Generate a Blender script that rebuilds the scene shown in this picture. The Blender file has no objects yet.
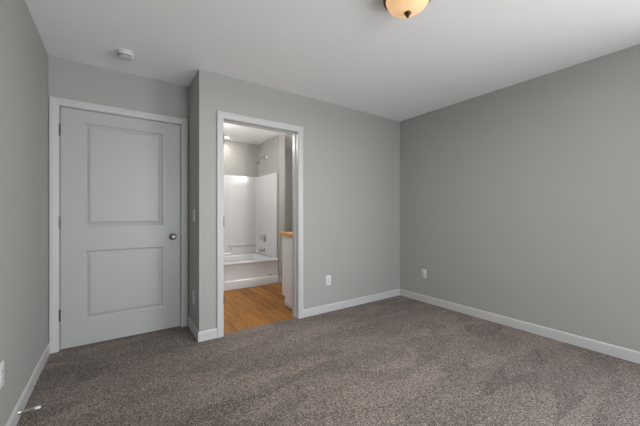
import bpy, bmesh, math, random
from mathutils import Vector, Matrix, noise

SC = bpy.context.scene
C = SC.collection
PI = math.pi
H = 2.44                     # ceiling height
LX, JX, RY = -3.748, -2.679, 0.468   # left wall, jut corner, door recess
FY = -5.40                   # front wall (behind the camera)
WT = 0.115                   # wall thickness
BL, BR, BB = -2.575, 0.35, 2.46      # bathroom left, right, back

# ---------------------------------------------------------------- camera
cd = bpy.data.cameras.new('camera')
cam = bpy.data.objects.new('camera', cd); C.objects.link(cam)
cam.location = (-3.2959, -2.7926, 1.1443)
cam.rotation_euler = (PI/2, 0, math.radians(55.365) - PI/2)
cd.sensor_width = 36.0
cd.lens = 296.27 / 640 * 36.0
cd.shift_y = 0.6 / 640
cd.clip_start = 0.02
SC.camera = cam

# ---------------------------------------------------------------- world: overcast daylight
W = bpy.data.worlds.new('daylight'); SC.world = W; W.use_nodes = True
nt = W.node_tree; nt.nodes.clear()
wo = nt.nodes.new('ShaderNodeOutputWorld'); bg = nt.nodes.new('ShaderNodeBackground')
tc = nt.nodes.new('ShaderNodeTexCoord'); sx = nt.nodes.new('ShaderNodeSeparateXYZ')
mr = nt.nodes.new('ShaderNodeMapRange'); mr.inputs[1].default_value = -0.25; mr.inputs[2].default_value = 0.5
cr = nt.nodes.new('ShaderNodeValToRGB')
e = cr.color_ramp.elements
e[0].position = 0.0; e[0].color = (1.25, 1.31, 1.35, 1)
e[1].position = 1.0; e[1].color = (1.05, 1.20, 1.38, 1)
m_ = e.new(0.30); m_.color = (1.25, 1.32, 1.36, 1)
m_ = e.new(0.36); m_.color = (1.20, 1.24, 1.29, 1)
nt.links.new(tc.outputs['Generated'], sx.inputs[0]); nt.links.new(sx.outputs[2], mr.inputs[0])
nt.links.new(mr.outputs[0], cr.inputs[0]); nt.links.new(cr.outputs[0], bg.inputs[0])
bg.inputs[1].default_value = 9.4
nt.links.new(bg.outputs[0], wo.inputs[0])

# made-up window opening behind the camera, added as a daylight source
WX0, WX1, WZ0, WZ1 = -2.75, -1.35, 0.30, 2.00
WZS = 1.80
WY0, WY1 = -5.25, -3.10          # second made-up window, added out of frame to light the left wall

def area_light(name, loc, rot, sx_, sy_, power, col, portal=False):
    l = bpy.data.lights.new(name, 'AREA'); l.shape = 'RECTANGLE'; l.size = sx_; l.size_y = sy_
    l.energy = power; l.color = col
    if portal: l.cycles.is_portal = True
    o = bpy.data.objects.new(name, l); C.objects.link(o); o.location = loc; o.rotation_euler = rot
    return o
area_light('added_window_portal', ((WX0+WX1)/2, FY-WT-0.02, (WZ0+WZ1)/2), (PI/2, 0, 0), WX1-WX0, WZ1-WZ0, 1, (1,1,1), True)
area_light('added_side_window_portal', (WT+0.02, (WY0+WY1)/2, (WZ0+WZS)/2), (PI/2, 0, PI/2), WY1-WY0, WZS-WZ0, 1, (1,1,1), True)

def point_light(name, loc, power, col, r):
    l = bpy.data.lights.new(name, 'POINT'); l.energy = power; l.color = col; l.shadow_soft_size = r
    o = bpy.data.objects.new(name, l); C.objects.link(o); o.location = loc
    return o

SC.view_settings.view_transform = 'Standard'
SC.view_settings.look = 'None'
SC.view_settings.gamma = 1
SC.view_settings.use_curve_mapping = False
SC.view_settings.exposure = 0.24

# ---------------------------------------------------------------- materials
def srgb(r, g, b):
    f = lambda c: c/12.92 if c <= 0.04045 else ((c+0.055)/1.055)**2.4
    return (f(r/255), f(g/255), f(b/255), 1)

def mat(name, col, rough=0.6, metal=0.0, bump=0.0, scale=60.0, var=0.02, spec=0.5, coat=0.0, detail=4, dist=0.002):
    m = bpy.data.materials.new(name); m.use_nodes = True
    n = m.node_tree.nodes; l = m.node_tree.links
    b = n['Principled BSDF']
    b.inputs['Roughness'].default_value = rough; b.inputs['Metallic'].default_value = metal
    b.inputs['Specular IOR Level'].default_value = spec
    if coat: b.inputs['Coat Weight'].default_value = coat; b.inputs['Coat Roughness'].default_value = 0.08
    t = n.new('ShaderNodeTexCoord'); nz = n.new('ShaderNodeTexNoise')
    nz.inputs['Scale'].default_value = scale; nz.inputs['Detail'].default_value = detail
    l.new(t.outputs['Object'], nz.inputs['Vector'])
    mx = n.new('ShaderNodeMix'); mx.data_type = 'RGBA'
    mx.inputs[6].default_value = tuple(c*(1-var) for c in col[:3]) + (1,)
    mx.inputs[7].default_value = tuple(min(1, c*(1+var)) for c in col[:3]) + (1,)
    l.new(nz.outputs[0], mx.inputs[0]); l.new(mx.outputs[2], b.inputs['Base Color'])
    if bump:
        bp = n.new('ShaderNodeBump'); bp.inputs['Strength'].default_value = bump; bp.inputs['Distance'].default_value = dist
        l.new(nz.outputs[0], bp.inputs['Height']); l.new(bp.outputs[0], b.inputs['Normal'])
    return m

M = {}
M['wall'] = mat('grey_wall_paint', srgb(164, 163, 159), 0.62, bump=0.25, scale=140, var=0.012, dist=0.001)
M['bath_wall'] = M['wall']
M['ceiling'] = mat('textured_white_ceiling', srgb(248, 248, 248), 0.85, bump=0.5, scale=55, var=0.015, dist=0.003, detail=3)
M['trim'] = mat('white_trim_paint', srgb(192, 192, 191), 0.38, bump=0.05, scale=90, var=0.008, dist=0.0006)
M['door'] = mat('white_door_paint', srgb(175, 175, 173), 0.40, bump=0.12, scale=220, var=0.008, dist=0.0006)
M['plastic'] = mat('white_plastic', srgb(210, 210, 209), 0.3, var=0.005)
M['slot'] = mat('dark_slot', srgb(45, 44, 42), 0.5)
M['dark_nickel'] = mat('dark_satin_nickel', srgb(112, 108, 104), 0.33, 1.0, var=0.03, scale=200)
M['nickel'] = mat('brushed_nickel', srgb(190, 186, 178), 0.35, 1.0, var=0.03, scale=200)
M['chrome'] = mat('chrome', srgb(190, 190, 192), 0.12, 1.0, var=0.01)
M['rubber'] = mat('white_rubber', srgb(232, 230, 224), 0.55, var=0.01)
M['bronze'] = mat('oil_rubbed_bronze', srgb(92, 66, 40), 0.32, 1.0, var=0.25, scale=30)
M['acrylic'] = mat('glossy_white_fibreglass', srgb(206, 205, 205), 0.18, var=0.004, coat=0.4)
M['cabinet'] = mat('white_cabinet_paint', srgb(228, 228, 228), 0.4, var=0.008)
M['gap'] = mat('dark_grey_subfloor', srgb(70, 70, 70), 0.8)  # plain dark grey for the subfloor
M['asphalt'] = mat('window_vinyl', srgb(240, 240, 240), 0.4)

def wood(name, c0, c1, plank=0.15, length=1.2, rough=0.35, axis='Y', seam=0.35):
    m = bpy.data.materials.new(name); m.use_nodes = True
    n = m.node_tree.nodes; l = m.node_tree.links; b = n['Principled BSDF']
    b.inputs['Roughness'].default_value = rough; b.inputs['Specular IOR Level'].default_value = 0.25
    t = n.new('ShaderNodeTexCoord'); mp = n.new('ShaderNodeMapping')
    if axis == 'Y': mp.inputs['Rotation'].default_value = (0, 0, PI/2)
    l.new(t.outputs['Object'], mp.inputs[0])
    br = n.new('ShaderNodeTexBrick'); br.offset = 0.37
    br.inputs['Scale'].default_value = 1.0
    br.inputs['Brick Width'].default_value = length; br.inputs['Row Height'].default_value = plank
    br.inputs['Mortar Size'].default_value = 0.0012; br.inputs['Mortar Smooth'].default_value = 0.2
    br.inputs['Color1'].default_value = (0, 0, 0, 1); br.inputs['Color2'].default_value = (1, 1, 1, 1)
    br.inputs['Mortar'].default_value = (0.5, 0.5, 0.5, 1)
    l.new(mp.outputs[0], br.inputs['Vector'])
    m2 = n.new('ShaderNodeMapping'); m2.inputs['Scale'].default_value = (1.3, 16, 16)
    l.new(mp.outputs[0], m2.inputs[0])
    nz = n.new('ShaderNodeTexNoise'); nz.inputs['Scale'].default_value = 2.0; nz.inputs['Detail'].default_value = 6
    nz.inputs['Distortion'].default_value = 0.6
    l.new(m2.outputs[0], nz.inputs['Vector'])
    ad = n.new('ShaderNodeMath'); ad.operation = 'MULTIPLY_ADD'; ad.inputs[1].default_value = 0.35
    l.new(br.outputs['Color'], ad.inputs[0]); l.new(nz.outputs[0], ad.inputs[2])
    rp = n.new('ShaderNodeValToRGB'); rp.color_ramp.elements[0].position = 0.42; rp.color_ramp.elements[1].position = 0.88
    rp.color_ramp.elements[0].color = c0; rp.color_ramp.elements[1].color = c1
    l.new(ad.outputs[0], rp.inputs[0])
    mx = n.new('ShaderNodeMix'); mx.data_type = 'RGBA'; mx.blend_type = 'MIX'
    ml = n.new('ShaderNodeMath'); ml.operation = 'MULTIPLY'; ml.inputs[1].default_value = seam
    l.new(br.outputs['Fac'], ml.inputs[0]); l.new(ml.outputs[0], mx.inputs[0])
    l.new(rp.outputs[0], mx.inputs[6]); mx.inputs[7].default_value = tuple(c*0.3 for c in c0[:3]) + (1,)
    l.new(mx.outputs[2], b.inputs['Base Color'])
    return m
M['vinyl'] = wood('oak_vinyl_plank', srgb(110, 66, 20), srgb(166, 114, 50), 0.18, 1.22, 0.5, seam=0.3)
M['oak'] = wood('honey_oak', srgb(196, 134, 66), srgb(232, 176, 108), 0.4, 3.0, 0.35, 'X', 0.0)

def carpet():
    m = bpy.data.materials.new('grey_brown_cut_pile_carpet'); m.use_nodes = True
    n = m.node_tree.nodes; l = m.node_tree.links; b = n['Principled BSDF']
    b.inputs['Roughness'].default_value = 0.95; b.inputs['Specular IOR Level'].default_value = 0.15
    b.inputs['Sheen Weight'].default_value = 0.15; b.inputs['Sheen Roughness'].default_value = 0.6
    t = n.new('ShaderNodeTexCoord')
    fine = n.new('ShaderNodeTexNoise'); fine.inputs['Scale'].default_value = 170; fine.inputs['Detail'].default_value = 3
    fine.inputs['Roughness'].default_value = 0.75
    l.new(t.outputs['Object'], fine.inputs['Vector'])
    vo = n.new('ShaderNodeTexVoronoi'); vo.inputs['Scale'].default_value = 200
    l.new(t.outputs['Object'], vo.inputs['Vector'])
    # brushed swaths: the pile leans different ways where a vacuum or feet passed
    wn = n.new('ShaderNodeTexNoise'); wn.inputs['Scale'].default_value = 5; wn.inputs['Detail'].default_value = 4
    l.new(t.outputs['Object'], wn.inputs['Vector'])
    wv = n.new('ShaderNodeVectorMath'); wv.operation = 'SCALE'; wv.inputs['Scale'].default_value = 0.10
    l.new(wn.outputs['Color'], wv.inputs[0])
    wa = n.new('ShaderNodeVectorMath'); wa.operation = 'ADD'
    l.new(t.outputs['Object'], wa.inputs[0]); l.new(wv.outputs[0], wa.inputs[1])
    def swath(rot, scl, sc2, amp):
        mp = n.new('ShaderNodeMapping'); mp.inputs['Rotation'].default_value = (0, 0, rot); mp.inputs['Scale'].default_value = scl
        l.new(wa.outputs[0], mp.inputs[0])
        v = n.new('ShaderNodeTexVoronoi'); v.voronoi_dimensions = '2D'; v.feature = 'SMOOTH_F1'; v.inputs['Scale'].default_value = sc2
        v.inputs['Smoothness'].default_value = 0.05
        l.new(mp.outputs[0], v.inputs['Vector'])
        sp = n.new('ShaderNodeSeparateColor'); l.new(v.outputs['Color'], sp.inputs[0])
        r = n.new('ShaderNodeMapRange'); r.inputs[3].default_value = -amp; r.inputs[4].default_value = amp
        l.new(sp.outputs[0], r.inputs[0]); return r
    s1 = swath(0.15, (0.55, 1.9, 1), 2.9, 0.045); s2 = swath(1.1, (0.7, 2.0, 1), 4.0, 0.036)
    a0 = n.new('ShaderNodeMath'); a0.operation = 'ADD'; l.new(s1.outputs[0], a0.inputs[0]); l.new(s2.outputs[0], a0.inputs[1])
    a1 = n.new('ShaderNodeMath'); a1.operation = 'ADD'
    l.new(fine.outputs[0], a1.inputs[0]); l.new(a0.outputs[0], a1.inputs[1])
    s = n.new('ShaderNodeMath'); s.operation = 'MULTIPLY_ADD'; s.inputs[1].default_value = 0.42
    sc_ = n.new('ShaderNodeSeparateColor'); l.new(vo.outputs['Color'], sc_.inputs[0])
    l.new(sc_.outputs[0], s.inputs[0]); l.new(a1.outputs[0], s.inputs[2])
    rp = n.new('ShaderNodeValToRGB'); el = rp.color_ramp.elements
    el[0].position = 0.44; el[0].color = srgb(38, 31, 26)
    el[1].position = 0.98; el[1].color = srgb(180, 163, 151)
    q = el.new(0.71); q.color = srgb(99, 87, 80)
    l.new(s.outputs[0], rp.inputs[0]); l.new(rp.outputs[0], b.inputs['Base Color'])
    bp = n.new('ShaderNodeBump'); bp.inputs['Strength'].default_value = 0.8; bp.inputs['Distance'].default_value = 0.008
    l.new(fine.outputs[0], bp.inputs['Height']); l.new(bp.outputs[0], b.inputs['Normal'])
    return m
M['carpet'] = carpet()

def emit(name, col, strength, rim=None):
    m = bpy.data.materials.new(name); m.use_nodes = True
    b = m.node_tree.nodes['Principled BSDF']
    b.inputs['Base Color'].default_value = col; b.inputs['Roughness'].default_value = 0.3
    b.inputs['Emission Color'].default_value = rim or col; b.inputs['Emission Strength'].default_value = strength
    return m
# lit alabaster glass: mottled, glows warm
def alabaster():
    m = bpy.data.materials.new('lit_alabaster_glass'); m.use_nodes = True
    n = m.node_tree.nodes; l = m.node_tree.links; b = n['Principled BSDF']
    t = n.new('ShaderNodeTexCoord'); nz = n.new('ShaderNodeTexNoise'); nz.inputs['Scale'].default_value = 9
    nz.inputs['Detail'].default_value = 3; nz.inputs['Distortion'].default_value = 1.2
    l.new(t.outputs['Object'], nz.inputs['Vector'])
    rp = n.new('ShaderNodeValToRGB'); rp.color_ramp.elements[0].position = 0.3; rp.color_ramp.elements[1].position = 0.75
    rp.color_ramp.elements[0].color = (1.0, 0.50, 0.20, 1); rp.color_ramp.elements[1].color = (1.0, 0.62, 0.31, 1)
    l.new(nz.outputs[0], rp.inputs[0])
    b.inputs['Base Color'].default_value = (0.75, 0.55, 0.36, 1); b.inputs['Roughness'].default_value = 0.22
    l.new(rp.outputs[0], b.inputs['Emission Color']); b.inputs['Emission Strength'].default_value = 0.47
    return m
M['alabaster'] = alabaster()
M['bath_lens'] = emit('lit_frosted_lens', (1, 0.93, 0.78, 1), 3.0)

def pane_mat():
    m = bpy.data.materials.new('window_glass'); m.use_nodes = True
    n = m.node_tree.nodes; l = m.node_tree.links
    n.remove(n['Principled BSDF'])
    tr = n.new('ShaderNodeBsdfTransparent'); gl = n.new('ShaderNodeBsdfGlossy'); gl.inputs['Roughness'].default_value = 0.02
    mx = n.new('ShaderNodeMixShader'); mx.inputs[0].default_value = 0.06
    l.new(tr.outputs[0], mx.inputs[1]); l.new(gl.outputs[0], mx.inputs[2]); l.new(mx.outputs[0], n['Material Output'].inputs[0])
    return m
M['pane'] = pane_mat()

# ---------------------------------------------------------------- mesh helpers
def box(bm, x0, x1, y0, y1, z0, z1):
    if x0 > x1: x0, x1 = x1, x0
    if y0 > y1: y0, y1 = y1, y0
    if z0 > z1: z0, z1 = z1, z0
    v = [bm.verts.new((x, y, z)) for z in (z0, z1) for y in (y0, y1) for x in (x0, x1)]
    for f in ((0,2,3,1), (4,5,7,6), (0,1,5,4), (2,6,7,3), (0,4,6,2), (1,3,7,5)):
        bm.faces.new([v[i] for i in f])

def obj(name, bm, m, parent=None, smooth=False, bevel=0.0, segs=2, kind=None, normals=True):
    if normals: bmesh.ops.recalc_face_normals(bm, faces=bm.faces)
    me = bpy.data.meshes.new(name); bm.to_mesh(me); bm.free()
    if m: me.materials.append(M[m] if isinstance(m, str) else m)
    o = bpy.data.objects.new(name, me); C.objects.link(o)
    if parent: o.parent = parent
    if smooth:
        for p in me.polygons: p.use_smooth = True
        me.set_sharp_from_angle(angle=math.radians(40))
    if bevel:
        b = o.modifiers.new('bevel', 'BEVEL'); b.width = bevel; b.segments = segs; b.limit_method = 'ANGLE'
        b.angle_limit = math.radians(40)
    if kind: o['kind'] = kind
    return o

def boxes(name, lst, m, parent=None, bevel=0.0, kind=None, segs=2):
    bm = bmesh.new()
    for b in lst: box(bm, *b)
    return obj(name, bm, m, parent, bevel=bevel, kind=kind, segs=segs)

def thing(name, label, cat, loc=(0,0,0), group=None, rotz=0.0):
    o = bpy.data.objects.new(name, None); C.objects.link(o)
    o.location = loc; o.rotation_euler = (0, 0, rotz); o.empty_display_size = 0.1
    o['label'] = label; o['category'] = cat
    if group: o['group'] = group
    return o

def struct_empty(name, label=None, loc=(0,0,0)):
    o = bpy.data.objects.new(name, None); C.objects.link(o); o.location = loc; o['kind'] = 'structure'
    o.empty_display_size = 0.1
    if label: o['label'] = label
    return o

def lathe(bm, prof, seg=40, axis='Z', loc=(0,0,0), cap=True):
    """prof: list of (r, h) revolved round an axis through loc."""
    def P(r, h, a):
        c, s = r*math.cos(a), r*math.sin(a)
        p = {'Z': (c, s, h), 'X': (h, c, s), 'Y': (c, h, s)}[axis]
        return (p[0]+loc[0], p[1]+loc[1], p[2]+loc[2])
    rings = []
    for r, h in prof:
        if r < 1e-5: rings.append([bm.verts.new(P(0, h, 0))])
        else: rings.append([bm.verts.new(P(r, h, 2*PI*i/seg)) for i in range(seg)])
    for a, b in zip(rings, rings[1:]):
        for i in range(seg):
            j = (i+1) % seg
            if len(a) == 1 and len(b) == 1: continue
            if len(a) == 1: bm.faces.new((a[0], b[i], b[j]))
            elif len(b) == 1: bm.faces.new((a[i], b[0], a[j]))
            else: bm.faces.new((a[i], a[j], b[j], b[i]))
    if cap:
        if len(rings[0]) > 1: bm.faces.new(rings[0])
        if len(rings[-1]) > 1: bm.faces.new(rings[-1])

def tube(bm, pts, r, seg=14):
    pts = [Vector(p) for p in pts]
    if not isinstance(r, (list, tuple)): r = [r]*len(pts)
    rings = []; up = Vector((0, 0, 1))
    for i, p in enumerate(pts):
        d = (pts[min(i+1, len(pts)-1)] - pts[max(i-1, 0)]).normalized()
        a = d.cross(up)
        if a.length < 1e-3: a = d.cross(Vector((0, 1, 0)))
        a.normalize(); b = a.cross(d).normalized()
        rings.append([bm.verts.new(p + (a*math.cos(2*PI*k/seg) + b*math.sin(2*PI*k/seg))*r[i]) for k in range(seg)])
    for A, B in zip(rings, rings[1:]):
        for k in range(seg):
            j = (k+1) % seg; bm.faces.new((A[k], A[j], B[j], B[k]))
    bm.faces.new(rings[0]); bm.faces.new(rings[-1])

def extrude_profile(bm, prof, a, b, frame):
    """prof (u,v) polygon swept from a to b along one axis; frame(u,v,t)->xyz"""
    A = [bm.verts.new(frame(u, v, a)) for u, v in prof]; B = [bm.verts.new(frame(u, v, b)) for u, v in prof]
    n = len(prof)
    for i in range(n): bm.faces.new((A[i], A[(i+1) % n], B[(i+1) % n], B[i]))
    bm.faces.new(A); bm.faces.new(B)

def rrect_loop(cx, cy, hx, hy, r, z, n=8):
    pts = []
    for qx, qy, a0 in ((1,1,0), (-1,1,PI/2), (-1,-1,PI), (1,-1,1.5*PI)):
        for i in range(n+1):
            a = a0 + i*PI/2/n
            pts.append((cx+qx*(hx-r)+r*math.cos(a), cy+qy*(hy-r)+r*math.sin(a), z))
    return pts

def loft(bm, loops, cap_last=True, cap_first=False):
    R = [[bm.verts.new(p) for p in L] for L in loops]; n = len(R[0])
    for A, B in zip(R, R[1:]):
        for i in range(n): bm.faces.new((A[i], A[(i+1) % n], B[(i+1) % n], B[i]))
    if cap_last: bm.faces.new(R[-1])
    if cap_first: bm.faces.new(R[0])

# ---------------------------------------------------------------- room shell
# bathroom door opening: jamb faces
OX0, OX1, OZ = -2.462, -1.662, 2.030
JT = 0.018                                     # jamb thickness
boxes('wall_back', [(JX, OX0-JT, 0, WT, 0, H), (OX1+JT, WT, 0, WT, 0, H), (OX0-JT, OX1+JT, 0, WT, OZ+JT, H)], 'wall', kind='structure')
boxes('wall_return', [(JX, JX+0.104, WT, RY+WT, 0, H)], 'wall', kind='structure')
# closed door opening
DX0, DX1, DZ = -3.678, -2.753, 2.041
boxes('wall_recess', [(LX, DX0-JT, RY, RY+WT, 0, H), (DX1+JT, JX, RY, RY+WT, 0, H), (DX0-JT, DX1+JT, RY, RY+WT, DZ+JT, H)], 'wall', kind='structure')
boxes('wall_left', [(LX-WT, LX, FY-WT, RY+WT, 0, H)], 'wall', kind='structure')
boxes('wall_right', [(0, WT, WY1, 0, 0, H), (0, WT, FY-WT, WY0, 0, H), (0, WT, WY0, WY1, 0, WZ0), (0, WT, WY0, WY1, WZS, H)], 'wall', kind='structure')
boxes('wall_front', [(LX, WX0, FY-WT, FY, 0, H), (WX1, 0, FY-WT, FY, 0, H), (WX0, WX1, FY-WT, FY, 0, WZ0), (WX0, WX1, FY-WT, FY, WZ1, H)], 'wall', kind='structure')
boxes('ceiling', [(LX-WT, BR+WT, FY-WT, BB+WT, H, H+0.1)], 'ceiling', kind='structure')
# carpet: a slightly undulating pile surface meeting the vinyl under the bathroom door
bm = bmesh.new()
SE = 0.045
box(bm, LX, 0, FY, 0, -0.05, 0.0); box(bm, LX, JX, 0, RY, -0.05, 0.0)
box(bm, OX0, OX1, 0, SE, -0.05, 0.0)
obj('floor', bm, 'carpet', kind='structure')
boxes('floor_bathroom', [(BL, BR, WT, BB, -0.05, -0.004), (OX0, OX1, SE, WT, -0.05, -0.004)], 'vinyl', kind='structure')
boxes('subfloor', [(LX-WT, BR+WT, FY-WT, BB+WT, -0.12, -0.05)], 'gap', kind='structure')
# bathroom shell
boxes('wall_bathroom_back', [(JX, BR+WT, BB, BB+WT, 0, H)], 'wall', kind='structure')
boxes('wall_bathroom_left', [(JX, BL, RY+WT, BB, 0, H)], 'wall', kind='structure')
boxes('wall_bathroom_right', [(BR, BR+WT, WT, BB, 0, H)], 'wall', kind='structure')
boxes('wall_bathroom_front', [(WT, BR+WT, 0, WT, 0, H)], 'wall', kind='structure')
TX = -1.083; TW = 0.105
# hallway shell added to block the light leak at the closed door (its floor shows as a thin line under the slab)
boxes('floor_hall_leak_block', [(LX, JX+0.104, RY, RY+1.1, -0.05, 0.0)], 'carpet', kind='structure')
boxes('wall_hall_leak_block', [(LX-WT, LX, RY+WT, RY+1.1, 0, H), (LX-WT, JX, RY+1.1, RY+1.2, 0, H)], 'wall', kind='structure')
boxes('wall_tub_end', [(TX, TX+TW, 1.585, BB, 0, H)], 'wall', kind='structure')

# baseboards: flat board with an eased top edge
BH, BT = 0.088, 0.012
def bb_prof():
    return [(0, 0), (BT, 0), (BT, BH-0.016), (BT-0.002, BH-0.007), (BT-0.005, BH-0.002), (BT-0.008, BH), (0, BH)]
def bb_y(bm, y, x0, x1, s):      # board on a wall y=const, facing s
    extrude_profile(bm, bb_prof(), x0, x1, lambda u, v, t: (t, y+s*u, v))
def bb_x(bm, x, y0, y1, s):
    extrude_profile(bm, bb_prof(), y0, y1, lambda u, v, t: (x+s*u, t, v))
def bb(name, fn, *a):
    bm = bmesh.new(); fn(bm, *a); obj(name, bm, 'trim', kind='structure')
CW, CT = 0.060, 0.017            # casing width, thickness
bcx0, bcx1 = OX0-0.005-CW, OX1+0.005+CW    # outer edges of bathroom door casing
dcx0, dcx1 = DX0-0.005-CW, DX1+0.005+CW
bm = bmesh.new(); bb_y(bm, 0, JX-BT, bcx0, -1); bb_y(bm, 0, bcx1, -BT, -1); obj('baseboard_back', bm, 'trim', kind='structure')
bb('baseboard_right', bb_x, 0, FY, 0, -1)
bb('baseboard_left', bb_x, LX, FY, RY-CT, 1)
bb('baseboard_return', bb_x, JX, 0, RY-CT, -1)
bb('baseboard_front', bb_y, FY, LX+BT, -BT, 1)
bm = bmesh.new(); bb_x(bm, TX+TW, 1.585-BT, BB, 1); bb_y(bm, 1.585, TX+0.0, TX+TW, -1); bb_y(bm, BB, TX+TW+BT, BR, -1)
obj('baseboard_bathroom', bm, 'trim', kind='structure')

# casings with a stepped profile, mitred
def casing(name, x0, x1, z1, y, s, kind='structure', parent=None):
    """x0,x1,z1 = inner edges; profile thickens outwards"""
    prof = [(0, 0), (0, 0.010), (0.006, 0.013), (0.022, 0.014), (0.030, CT), (CW-0.006, CT), (CW, CT-0.004), (CW, 0)]
    bm = bmesh.new(); rows = []
    for u, v in prof:
        yy = y+s*v
        rows.append([bm.verts.new(p) for p in ((x0-u, yy, 0), (x0-u, yy, z1+u), (x1+u, yy, z1+u), (x1+u, yy, 0))])
    n = len(rows)
    for i in range(n):
        A, B = rows[i], rows[(i+1) % n]
        for k in range(3): bm.faces.new((A[k], A[k+1], B[k+1], B[k]))
    bm.faces.new([r[0] for r in rows]); bm.faces.new([r[3] for r in rows])
    return obj(name, bm, 'trim', parent, kind=kind)
casing('trim_1', DX0-0.005, DX1+0.005, DZ+0.005, RY, -1)
casing('trim_2', OX0-0.005, OX1+0.005, OZ+0.005, 0, -1)
casing('trim_3', OX0-0.005, OX1+0.005, OZ+0.005, WT, 1)

# door frames (jambs with stops)
def jamb(name, x0, x1, z1, y0, y1, stop_y, parent):
    bm = bmesh.new()
    box(bm, x0-JT, x0, y0, y1, 0, z1+JT); box(bm, x1, x1+JT, y0, y1, 0, z1+JT); box(bm, x0, x1, y0, y1, z1, z1+JT)
    s = 0.010
    box(bm, x0, x0+s, stop_y, stop_y+0.035, 0, z1); box(bm, x1-s, x1, stop_y, stop_y+0.035, 0, z1)
    box(bm, x0+s, x1-s, stop_y, stop_y+0.035, z1-s, z1)
    return obj(name, bm, 'trim', parent, bevel=0.001, segs=1)

d1 = struct_empty('door_1', 'closed white two-panel door in the recess by the left wall', ((DX0+DX1)/2, RY, 0))
def rel(o, p): o.location = Vector(o.location) - Vector(p.location); return o
rel(jamb('door_frame', DX0, DX1, DZ, RY, RY+WT, RY+0.040, d1), d1)
# panelled slab
SX0, SX1, SZ0, SZ1 = DX0+0.005, DX1-0.005, 0.010, 2.036
def door_slab():
    bm = bmesh.new(); y0 = RY+0.002; y1 = RY+0.037
    px0, px1 = -3.516, -2.912
    zs = [SZ0, 0.228, 0.822, 1.034, 1.928, SZ1]; xs = [SX0, px0, px1, SX1]
    g = {}
    for i, x in enumerate(xs):
        for j, z in enumerate(zs): g[i, j] = bm.verts.new((x, y0, z))
    for i in range(3):
        for j in range(5):
            q = [g[i, j], g[i+1, j], g[i+1, j+1], g[i, j+1]]
            if i == 1 and j in (1, 3):
                prev = q; X0, X1, Z0, Z1 = xs[1], xs[2], zs[j], zs[j+1]
                for ins, dep in ((0.004, 0.0045), (0.012, 0.0105), (0.020, 0.0105), (0.036, 0.0035), (0.044, 0.0015)):
                    cur = [bm.verts.new(p) for p in ((X0+ins, y0+dep, Z0+ins), (X1-ins, y0+dep, Z0+ins), (X1-ins, y0+dep, Z1-ins), (X0+ins, y0+dep, Z1-ins))]
                    for k in range(4): bm.faces.new((prev[k], prev[(k+1) % 4], cur[(k+1) % 4], cur[k]))
                    prev = cur
                bm.faces.new(prev)
            else: bm.faces.new(q)
    b = [bm.verts.new(p) for p in ((SX0, y1, SZ0), (SX1, y1, SZ0), (SX1, y1, SZ1), (SX0, y1, SZ1))]
    bm.faces.new(b)
    bot = [g[i, 0] for i in range(4)]; top = [g[i, 5] for i in range(4)]
    lf = [g[0, j] for j in range(6)]; rt = [g[3, j] for j in range(6)]
    bm.faces.new(bot + [b[1], b[0]]); bm.faces.new(top + [b[2], b[3]])
    bm.faces.new(lf + [b[3], b[0]]); bm.faces.new(rt + [b[2], b[1]])
    return obj('door_panel', bm, 'door', d1)
rel(door_slab(), d1)

def hinge(x, y, z, parent, h=0.095):
    bm = bmesh.new()
    lathe(bm, [(0.0001, -h/2-0.006), (0.004, -h/2-0.004), (0.0045, -h/2), (0.0060, -h/2), (0.0060, -h/6-0.0005), (0.0052, -h/6-0.0005), (0.0052, -h/6+0.0005), (0.006, -h/6+0.0005),
               (0.0060, h/6-0.0005), (0.0052, h/6-0.0005), (0.0052, h/6+0.0005), (0.006, h/6+0.0005), (0.0060, h/2), (0.0045, h/2), (0.004, h/2+0.004), (0.0001, h/2+0.006)], 14, loc=(x, y, z))
    box(bm, x-0.0060, x+0.0060, y+0.003, y+0.012, z-h/2, z+h/2)
    return obj('hinge', bm, 'dark_nickel', parent, smooth=True)
for z in (1.842, 1.068, 0.297): rel(hinge(DX0+0.001, RY-0.006, z, d1), d1)
# knob and latch strike of the closed door
KX, KZ = -2.826, 0.917
bm = bmesh.new()
yk = RY+0.002
lathe(bm, [(0.0001, yk), (0.032, yk), (0.033, yk-0.003), (0.031, yk-0.008), (0.014, yk-0.012), (0.012, yk-0.030), (0.018, yk-0.036), (0.0265, yk-0.044),
           (0.0285, yk-0.053), (0.0265, yk-0.062), (0.019, yk-0.0665), (0.010, yk-0.066), (0.0001, yk-0.0655)], 36, 'Y', (KX, 0, KZ))
k = obj('door_knob', bm, 'dark_nickel', d1, smooth=True); rel(k, d1)
bm = bmesh.new(); box(bm, DX1-0.002, DX1+0.0045, RY-0.0015, RY+0.010, KZ-0.030, KZ+0.030)
k = obj('strike_plate', bm, 'dark_nickel', d1); rel(k, d1)

d2 = struct_empty('door_2', 'open doorway to the bathroom with white jambs', ((OX0+OX1)/2, 0, 0))
rel(jamb('door_frame', OX0, OX1, OZ, 0, WT, 0.045, d2), d2)
for z in (1.842, 1.068, 0.342): rel(hinge(OX0-0.001, -0.004, z, d2, 0.085), d2)

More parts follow.
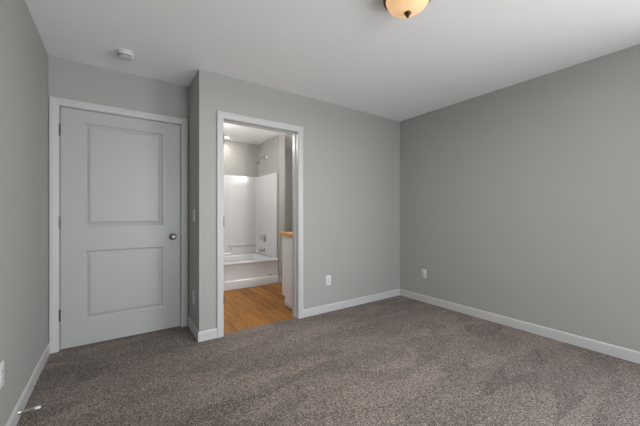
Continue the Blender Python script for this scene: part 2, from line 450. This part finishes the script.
# unseen window added behind the camera to let daylight in
w1 = struct_empty('added_window_1', None, ((WX0+WX1)/2, FY, WZ0))
bm = bmesh.new(); f = 0.045; ya, yb = FY-0.09, FY-0.03
box(bm, WX0, WX0+f, ya, yb, WZ0, WZ1); box(bm, WX1-f, WX1, ya, yb, WZ0, WZ1)
box(bm, WX0+f, WX1-f, ya, yb, WZ0, WZ0+f); box(bm, WX0+f, WX1-f, ya, yb, WZ1-f, WZ1)
xm = (WX0+WX1)/2; box(bm, xm-0.025, xm+0.025, ya, yb, WZ0+f, WZ1-f)
rel(obj('added_window_frame', bm, 'plastic', w1), w1)
bm = bmesh.new(); box(bm, WX0+f, xm-0.025, FY-0.063, FY-0.059, WZ0+f, WZ1-f); box(bm, xm+0.025, WX1-f, FY-0.063, FY-0.059, WZ0+f, WZ1-f)
rel(obj('added_window_pane', bm, 'pane', w1), w1)

w2 = struct_empty('added_window_2', None, (0, (WY0+WY1)/2, WZ0))  # unseen side window, added for more daylight from the right
bm = bmesh.new(); ya, yb = 0.03, 0.09
box(bm, ya, yb, WY0, WY0+f, WZ0, WZS); box(bm, ya, yb, WY1-f, WY1, WZ0, WZS)
box(bm, ya, yb, WY0+f, WY1-f, WZ0, WZ0+f); box(bm, ya, yb, WY0+f, WY1-f, WZS-f, WZS)
zm = (WZ0+WZS)/2; box(bm, ya, yb, WY0+f, WY1-f, zm-0.022, zm+0.022)
rel(obj('added_window_frame', bm, 'plastic', w2), w2)
bm = bmesh.new(); box(bm, 0.059, 0.063, WY0+f, WY1-f, WZ0+f, zm-0.022); box(bm, 0.059, 0.063, WY0+f, WY1-f, zm+0.022, WZS-f)
rel(obj('added_window_pane', bm, 'pane', w2), w2)

# ---------------------------------------------------------------- bathtub
BX0, BX1 = BL+0.002, TX-0.002
TY0, TY1 = 1.612, BB-0.002
TZ = 0.412
tub = thing('bathtub', 'white alcove bathtub with a stepped apron beyond the bathroom doorway', 'bathtub', ((BX0+BX1)/2, (TY0+TY1)/2, 0))
bm = bmesh.new()
cx, cy = (BX0+BX1)/2, (TY0+TY1)/2; hx, hy = (BX1-BX0)/2, (TY1-TY0)/2
loops = [rrect_loop(cx, cy, hx, hy, 0.012, TZ-0.030), rrect_loop(cx, cy, hx, hy, 0.012, TZ-0.008), rrect_loop(cx, cy, hx-0.004, hy-0.004, 0.012, TZ-0.002),
         rrect_loop(cx, cy, hx-0.010, hy-0.010, 0.012, TZ),
         rrect_loop(cx, cy, hx-0.085, hy-0.070, 0.12, TZ), rrect_loop(cx, cy, hx-0.095, hy-0.080, 0.12, TZ-0.006),
         rrect_loop(cx, cy, hx-0.105, hy-0.090, 0.12, TZ-0.030), rrect_loop(cx, cy, hx-0.150, hy-0.120, 0.13, 0.14),
         rrect_loop(cx, cy, hx-0.175, hy-0.150, 0.13, 0.095), rrect_loop(cx, cy, hx-0.24, hy-0.21, 0.11, 0.075)]
loft(bm, loops)
rel(obj('basin', bm, 'acrylic', tub, smooth=True), tub)
# apron: upper face set back a little, lower skirt stepping out
bm = bmesh.new()
ap = [(0.0, TZ-0.030), (0.0, TZ-0.034), (0.010, TZ-0.040), (0.014, TZ-0.050), (0.014, 0.142), (0.011, 0.134), (-0.002, 0.126), (-0.006, 0.116), (-0.007, 0.002), (0.035, 0.002), (0.035, TZ-0.030)]
extrude_profile(bm, ap, BX0, BX1, lambda u, v, t: (t, TY0+u, v))
rel(obj('apron', bm, 'acrylic', tub, smooth=True), tub)
# the small dark oval badge low on the apron
bm = bmesh.new()
pts = rrect_loop(-1.225, 0.152, 0.020, 0.007, 0.0069, 0, 5)
loft(bm, [[(p[0], TY0+0.0138, p[1]) for p in pts], [(p[0], TY0+0.0115, p[1]) for p in pts]], True, True)
k = obj('badge', bm, 'slot', tub); k['label'] = 'small dark oval badge'; rel(k, tub)

# ---------------------------------------------------------------- surround
sur = thing('tub_surround', 'glossy white moulded shower wall surround standing on the bathtub', 'shower surround', ((BX0+BX1)/2, BB, TZ))
S0, S1, ST = TZ+0.001, 1.830, 0.030
YF = 1.645                                    # front ends of the side panels
def u_shape(t, r, ends):
    """points of the U in plan, offset t from the alcove walls"""
    P = [(BX0+t, YF+ends)]
    def arc(cx_, cy_, a0, a1, n=7): return [(cx_+r*math.cos(a0+(a1-a0)*i/n), cy_+r*math.sin(a0+(a1-a0)*i/n)) for i in range(n+1)]
    P += arc(BX0+t+r, BB-0.002-t-r, PI, PI/2); P += arc(BX1-t-r, BB-0.002-t-r, PI/2, 0); P += [(BX1-t, YF+ends)]
    return P
inner = u_shape(ST, 0.045, 0.010); outer = u_shape(0.0, 0.004, 0.0)
# rounded nosing at both front ends
nose_r = [(BX1-ST+0.004, YF+0.001), (BX1-ST+0.012, YF-0.005), (BX1-0.008, YF-0.005)]
nose_l = [(BX0+0.008, YF-0.005), (BX0+ST-0.012, YF-0.005), (BX0+ST-0.004, YF+0.001)]
poly = inner + nose_r + outer[::-1] + nose_l
bm = bmesh.new()
A = [bm.verts.new((x, y, S0)) for x, y in poly]; Bv = [bm.verts.new((x, y, S1-0.006)) for x, y in poly]
n = len(poly)
for i in range(n): bm.faces.new((A[i], A[(i+1) % n], Bv[(i+1) % n], Bv[i]))
bm.faces.new(A); bm.faces.new(Bv)
rel(obj('wall_panels', bm, 'acrylic', sur, smooth=True, bevel=0.004), sur)
yb_ = BB-0.002-ST
# moulded ledge on the back panel
bm = bmesh.new()
pr = [(0, -0.050), (-0.012, -0.018), (-0.020, -0.006), (-0.020, 0.002), (-0.016, 0.007), (0, 0.010)]
extrude_profile(bm, pr, -1.66, BX1-ST-0.03, lambda u, v, t: (t, yb_+u, 0.588+v))
rel(obj('ledge', bm, 'acrylic', sur, smooth=True), sur)
# raised fields above the ledge
bm = bmesh.new()
box(bm, -2.35, -1.72, yb_-0.006, yb_, 0.68, 1.70); box(bm, -1.66, -1.16, yb_-0.006, yb_, 0.68, 1.70)
rel(obj('raised_panel', bm, 'acrylic', sur, bevel=0.005), sur)
# shower bar stub / towel peg on the lower back panel
bm = bmesh.new(); lathe(bm, [(0.0001, yb_-0.030), (0.016, yb_-0.028), (0.020, yb_-0.020), (0.018, yb_-0.004), (0.022, yb_)], 20, 'Y', (-1.60, 0, 0.530))
rel(obj('peg', bm, 'acrylic', sur, smooth=True), sur)
# low deck moulding
bm = bmesh.new(); pr = [(0, 0), (-0.03, 0), (-0.034, 0.01), (-0.03, 0.03), (-0.02, 0.045), (0, 0.05)]
extrude_profile(bm, pr, BX0+0.05, -1.62, lambda u, v, t: (t, yb_+u, TZ+0.002+v))
rel(obj('corner_shelf', bm, 'acrylic', sur, smooth=True), sur)

# ---------------------------------------------------------------- shower head, valve, spout (on the end wall)
SY = 2.095
sh = thing('wall_shower', 'chrome shower head on a curved arm high on the bathroom end wall', 'shower head', (TX, SY, 2.135))
bm = bmesh.new(); lathe(bm, [(0.0001, 0), (0.030, 0), (0.029, -0.004), (0.018, -0.010), (0.010, -0.012)], 24, 'X', (0, 0, 0))
obj('flange', bm, 'chrome', sh, smooth=True)
bm = bmesh.new()
tube(bm, [(0, 0, 0), (-0.03, 0, 0.004), (-0.06, 0, 0.002), (-0.09, 0, -0.012), (-0.115, 0, -0.035), (-0.135, 0, -0.062)], 0.0085)
obj('arm', bm, 'chrome', sh, smooth=True)
bm = bmesh.new()
d = Vector((-0.55, 0, -0.83)).normalized()
lathe(bm, [(0.010, 0.0), (0.013, 0.006), (0.013, 0.016), (0.011, 0.020), (0.022, 0.034), (0.034, 0.050), (0.036, 0.060), (0.033, 0.064), (0.0001, 0.062)], 26)
bmesh.ops.rotate(bm, verts=bm.verts, cent=(0, 0, 0), matrix=Vector((0, 0, 1)).rotation_difference(d).to_matrix())
bmesh.ops.translate(bm, verts=bm.verts, vec=(-0.132, 0, -0.058))
obj('spray_nozzle', bm, 'chrome', sh, smooth=True)

XP = BX1-ST-0.001
vv = thing('shower_valve', 'chrome round tub valve with a lever, mounted above the tub spout', 'valve', (XP, SY, 0.700))
bm = bmesh.new(); lathe(bm, [(0.0001, 0), (0.072, 0), (0.071, -0.006), (0.060, -0.012), (0.030, -0.014), (0.028, -0.040), (0.024, -0.048), (0.0001, -0.050)], 32, 'X')
obj('escutcheon', bm, 'chrome', vv, smooth=True)
bm = bmesh.new(); tube(bm, [(-0.040, 0, 0.0), (-0.075, 0, 0.0), (-0.105, 0, 0.004)], [0.010, 0.009, 0.007])
tube(bm, [(-0.046, 0, 0.0), (-0.055, 0, 0.04), (-0.056, 0, 0.075)], [0.009, 0.008, 0.006])
obj('lever', bm, 'chrome', vv, smooth=True)
sp = thing('tub_spout', 'chrome tub spout below the round valve at the tub end', 'spout', (XP, SY, 0.500))
bm = bmesh.new(); tube(bm, [(0, 0, 0.0), (-0.012, 0, 0.0), (-0.014, 0, 0.0), (-0.10, 0, 0.0), (-0.135, 0, -0.010), (-0.150, 0, -0.032)], [0.034, 0.034, 0.026, 0.025, 0.024, 0.020], 20)
obj('spout_body', bm, 'chrome', sp, smooth=True)
bm = bmesh.new(); lathe(bm, [(0.004, 0.02), (0.004, 0.038), (0.009, 0.040), (0.009, 0.048), (0.0001, 0.050)], 14, 'Z', (-0.115, 0, 0))
obj('diverter_knob', bm, 'chrome', sp, smooth=True)

# ---------------------------------------------------------------- vanity
VX0, VX1, VY0, VY1 = -1.540, -0.33, WT+0.001, 0.612
VK = 0.532
van = thing('vanity_cabinet', 'white bathroom vanity cabinet with a toe kick right of the doorway', 'vanity', (VX0, VY0, 0))
bm = bmesh.new()
# side panel profile with toe-kick notch, extruded across the cabinet
pr = [(VY0, 0.0), (VK, 0.0), (VK, 0.108), (VY1-0.020, 0.108), (VY1-0.020, 0.866), (VY0, 0.866)]
extrude_profile(bm, pr, VX0, VX1, lambda u, v, t: (t, u, v-0.003))
rel(obj('body', bm, 'cabinet', van, bevel=0.0015, segs=1), van)
nd = 3
for i in range(nd):
    a = VX0+0.004 + i*(VX1-VX0-0.008)/nd + 0.002; b_ = VX0+0.004 + (i+1)*(VX1-VX0-0.008)/nd - 0.002
    bm = bmesh.new(); box(bm, a, b_, VY1-0.0195, VY1-0.001, 0.115, 0.855)
    dd = obj('door', bm, 'cabinet', van, bevel=0.002, segs=1); rel(dd, van)
    bm = bmesh.new(); hxp = b_-0.04
    tube(bm, [(hxp, VY1, 0.62), (hxp, VY1+0.028, 0.625), (hxp, VY1+0.028, 0.735), (hxp, VY1, 0.74)], 0.005)
    h_ = obj('handle', bm, 'nickel', dd)
bm = bmesh.new(); pr = [(0, 0), (0.010, 0), (0.010, 0.03), (0.006, 0.038), (0, 0.040)]
extrude_profile(bm, pr, VY0, VK, lambda u, v, t: (VX0-u, t, v-0.003))
rel(obj('base_moulding', bm, 'trim', van), van)
ct = boxes('countertop', [(VX0-0.022, VX1+0.02, VY0, VY1+0.016, 0.864, 0.906)], 'oak', bevel=0.004)
ct['label'] = 'honey coloured wood countertop lying on the white bathroom vanity'; ct['category'] = 'countertop'

# ---------------------------------------------------------------- bathroom recessed light
rl = thing('recessed_light', 'small lit round ceiling light in the bathroom ceiling', 'ceiling light', (-1.745, 2.235, H))
bm = bmesh.new(); lathe(bm, [(0.047, 0), (0.068, 0), (0.066, -0.005), (0.052, -0.009), (0.047, -0.007)], 40, cap=False)
obj('trim_ring', bm, 'plastic', rl, smooth=True)
bm = bmesh.new(); lathe(bm, [(0.0001, -0.010), (0.036, -0.009), (0.048, -0.005), (0.048, -0.001)], 40)
obj('lens', bm, 'bath_lens', rl, smooth=True)
pl = area_light('recessed_lamp', (-1.765, 2.235, H-0.016), (0, 0, 0), 0.09, 0.09, 2.6, (1.0, 0.92, 0.82)); pl.data.shape = 'DISK'
pl2 = point_light('bathroom_fill_light', (-2.30, 1.15, 2.20), 20.0, (1.0, 1.0, 1.0), 0.10)  # added fill light out of view, no fixture behind it
pl3 = point_light('vanity_fill_light', (-0.75, 0.30, 2.10), 22.0, (1.0, 1.0, 1.0), 0.10)  # unseen fill without a fixture, added to brighten the bathroom's right side

# ---------------------------------------------------------------- bedroom ceiling light
cl = thing('ceiling_light', 'lit amber glass dome ceiling light with bronze rim and finial', 'ceiling light', (-1.885, -1.655, H))
bm = bmesh.new(); lathe(bm, [(0.0001, 0), (0.132, 0), (0.140, -0.006), (0.142, -0.024), (0.138, -0.038), (0.132, -0.042), (0.126, -0.042), (0.126, -0.020), (0.0001, -0.018)], 56)
obj('rim', bm, 'bronze', cl, smooth=True)
bm = bmesh.new(); pr = []
for i in range(17):
    a = PI/2*i/16; pr.append((max(0.0001, 0.127*math.cos(a)), -0.030-0.088*math.sin(a)))
lathe(bm, pr, 56)
obj('glass_shade', bm, 'alabaster', cl, smooth=True)
bm = bmesh.new(); lathe(bm, [(0.0001, -0.114), (0.019, -0.116), (0.0215, -0.120), (0.018, -0.127), (0.010, -0.131), (0.008, -0.134), (0.0095, -0.138), (0.007, -0.144), (0.0001, -0.147)], 28)
obj('finial', bm, 'bronze', cl, smooth=True)

ll = area_light('ceiling_lamp', (-1.885, -1.655, H-0.150), (0, 0, 0), 0.22, 0.22, 14.0, (1.0, 0.94, 0.86)); ll.data.shape = 'DISK'

# ---------------------------------------------------------------- smoke detector
sd = thing('smoke_detector', 'white round smoke detector on the ceiling above the closed door', 'smoke detector', (-3.228, 0.060, H))
bm = bmesh.new(); lathe(bm, [(0.0001, 0), (0.060, 0), (0.060, -0.008), (0.057, -0.010), (0.0001, -0.010)], 44)
obj('base', bm, 'plastic', sd, smooth=True)
bm = bmesh.new(); lathe(bm, [(0.0001, -0.010), (0.054, -0.010), (0.055, -0.016), (0.053, -0.034), (0.051, -0.040), (0.047, -0.044), (0.036, -0.047), (0.0001, -0.048)], 44)
obj('cover', bm, 'plastic', sd, smooth=True)
bm = bmesh.new()
for k in range(10):        # vent slot round the side facing the room
    a0 = math.radians(195+k*12); a1 = a0+math.radians(10.5)
    pts = [(0.0515*math.cos(a), 0.0515*math.sin(a)) for a in (a0, a1)]
    q = [(0.0540*math.cos(a), 0.0540*math.sin(a)) for a in (a0, a1)]
    vs = [bm.verts.new((x, y, z)) for z in (-0.040, -0.0335) for x, y in (pts[0], pts[1], q[1], q[0])]
    for fc in ((0,1,2,3), (4,5,6,7), (0,1,5,4), (1,2,6,5), (2,3,7,6), (3,0,4,7)): bm.faces.new([vs[i] for i in fc])
obj('vent', bm, 'slot', sd)

# ---------------------------------------------------------------- outlets and switches
def plate(name, label, cat, kind, loc, rotz, group=None):
    """built facing -Y on a wall at y=0"""
    t = thing(name, label, cat, loc, group, rotz)
    w, h, d_ = 0.0355, 0.0585, 0.006
    bm = bmesh.new()
    loops = [[(p[0], y, p[1]) for p in rrect_loop(0, 0, w-i, h-i, 0.004, 0, 4)] for y, i in ((0, 0), (-0.0035, 0), (-d_, 0.0025))]
    loft(bm, loops, True, True); obj('cover_plate', bm, 'plastic', t, smooth=True)
    if kind == 'outlet':
        for s in (1, -1):
            bm = bmesh.new(); pts = rrect_loop(0, s*0.0195, 0.0165, 0.0135, 0.008, 0, 5)
            loft(bm, [[(p[0], y, p[1]) for p in pts] for y in (-d_+0.001, -d_-0.0015)], True, True)
            sk = obj('socket', bm, 'plastic', t)
            bm = bmesh.new(); z0 = s*0.0195
            box(bm, -0.0075, -0.0055, -d_-0.0019, -d_-0.001, z0-0.002, z0+0.006); box(bm, 0.0055, 0.0075, -d_-0.0019, -d_-0.001, z0-0.002, z0+0.005)
            lathe(bm, [(0.0024, -d_-0.0019), (0.0024, -d_-0.001)], 12, 'Y', (0, 0, z0-0.007))
            obj('slots', bm, 'slot', sk)
        bm = bmesh.new(); lathe(bm, [(0.0001, -d_-0.0012), (0.003, -d_-0.0008), (0.003, -d_+0.001)], 12, 'Y'); obj('screw', bm, 'plastic', t)
    elif kind == 'switch':
        bm = bmesh.new()
        vs = [(-0.0165, -d_-0.001, -0.033), (0.0165, -d_-0.001, -0.033), (0.0165, -d_-0.001, 0.033), (-0.0165, -d_-0.001, 0.033)]
        box(bm, -0.0165, 0.0165, -d_-0.0015, -d_+0.001, -0.033, 0.033)
        box(bm, -0.014, 0.014, -d_-0.004, -d_-0.001, -0.030, 0.0)
        obj('rocker', bm, 'plastic', t, bevel=0.001)
    return t
OG = 'wall outlets'
plate('wall_outlet', 'white wall outlet between the bathroom doorway and the room corner', 'outlet', 'outlet', (-1.250, -0.0, 0.366), 0, OG)
plate('wall_outlet', 'white wall outlet low on the wall to the right of the corner', 'outlet', 'outlet', (-0.0, -0.398, 0.364), -PI/2, OG)
plate('wall_outlet', 'white wall outlet at the left edge, low on the left wall', 'outlet', 'outlet', (LX, -0.762, 0.372), PI/2, OG)
plate('wall_outlet', 'white wall outlet low on the narrow return wall beside the closed door', 'outlet', 'outlet', (JX, 0.215, 0.345), -PI/2, OG)
plate('light_switch', 'white light switch on the narrow return wall beside the closed door', 'light switch', 'switch', (JX, 0.200, 1.128), -PI/2)

# ---------------------------------------------------------------- door stop
ds = thing('door_stop', 'nickel spring door stop with white rubber tip on the left baseboard', 'door stop', (LX+BT, -0.500, 0.044))
bm = bmesh.new(); lathe(bm, [(0.0001, 0), (0.012, 0), (0.012, 0.003), (0.007, 0.010), (0.006, 0.012)], 20, 'X'); obj('base', bm, 'nickel', ds, smooth=True)
bm = bmesh.new(); pts = []; N = 22
for i in range(N*10+1):
    a = 2*PI*i/10; pts.append((0.010+0.062*i/(N*10), 0.0060*math.cos(a), 0.0060*math.sin(a)))
tube(bm, pts, 0.0017, 6); obj('spring', bm, 'nickel', ds, smooth=True)
bm = bmesh.new(); lathe(bm, [(0.0001, 0.066), (0.0070, 0.067), (0.0078, 0.072), (0.0080, 0.084), (0.0065, 0.090), (0.0001, 0.092)], 18, 'X'); obj('rubber_tip', bm, 'rubber', ds, smooth=True)
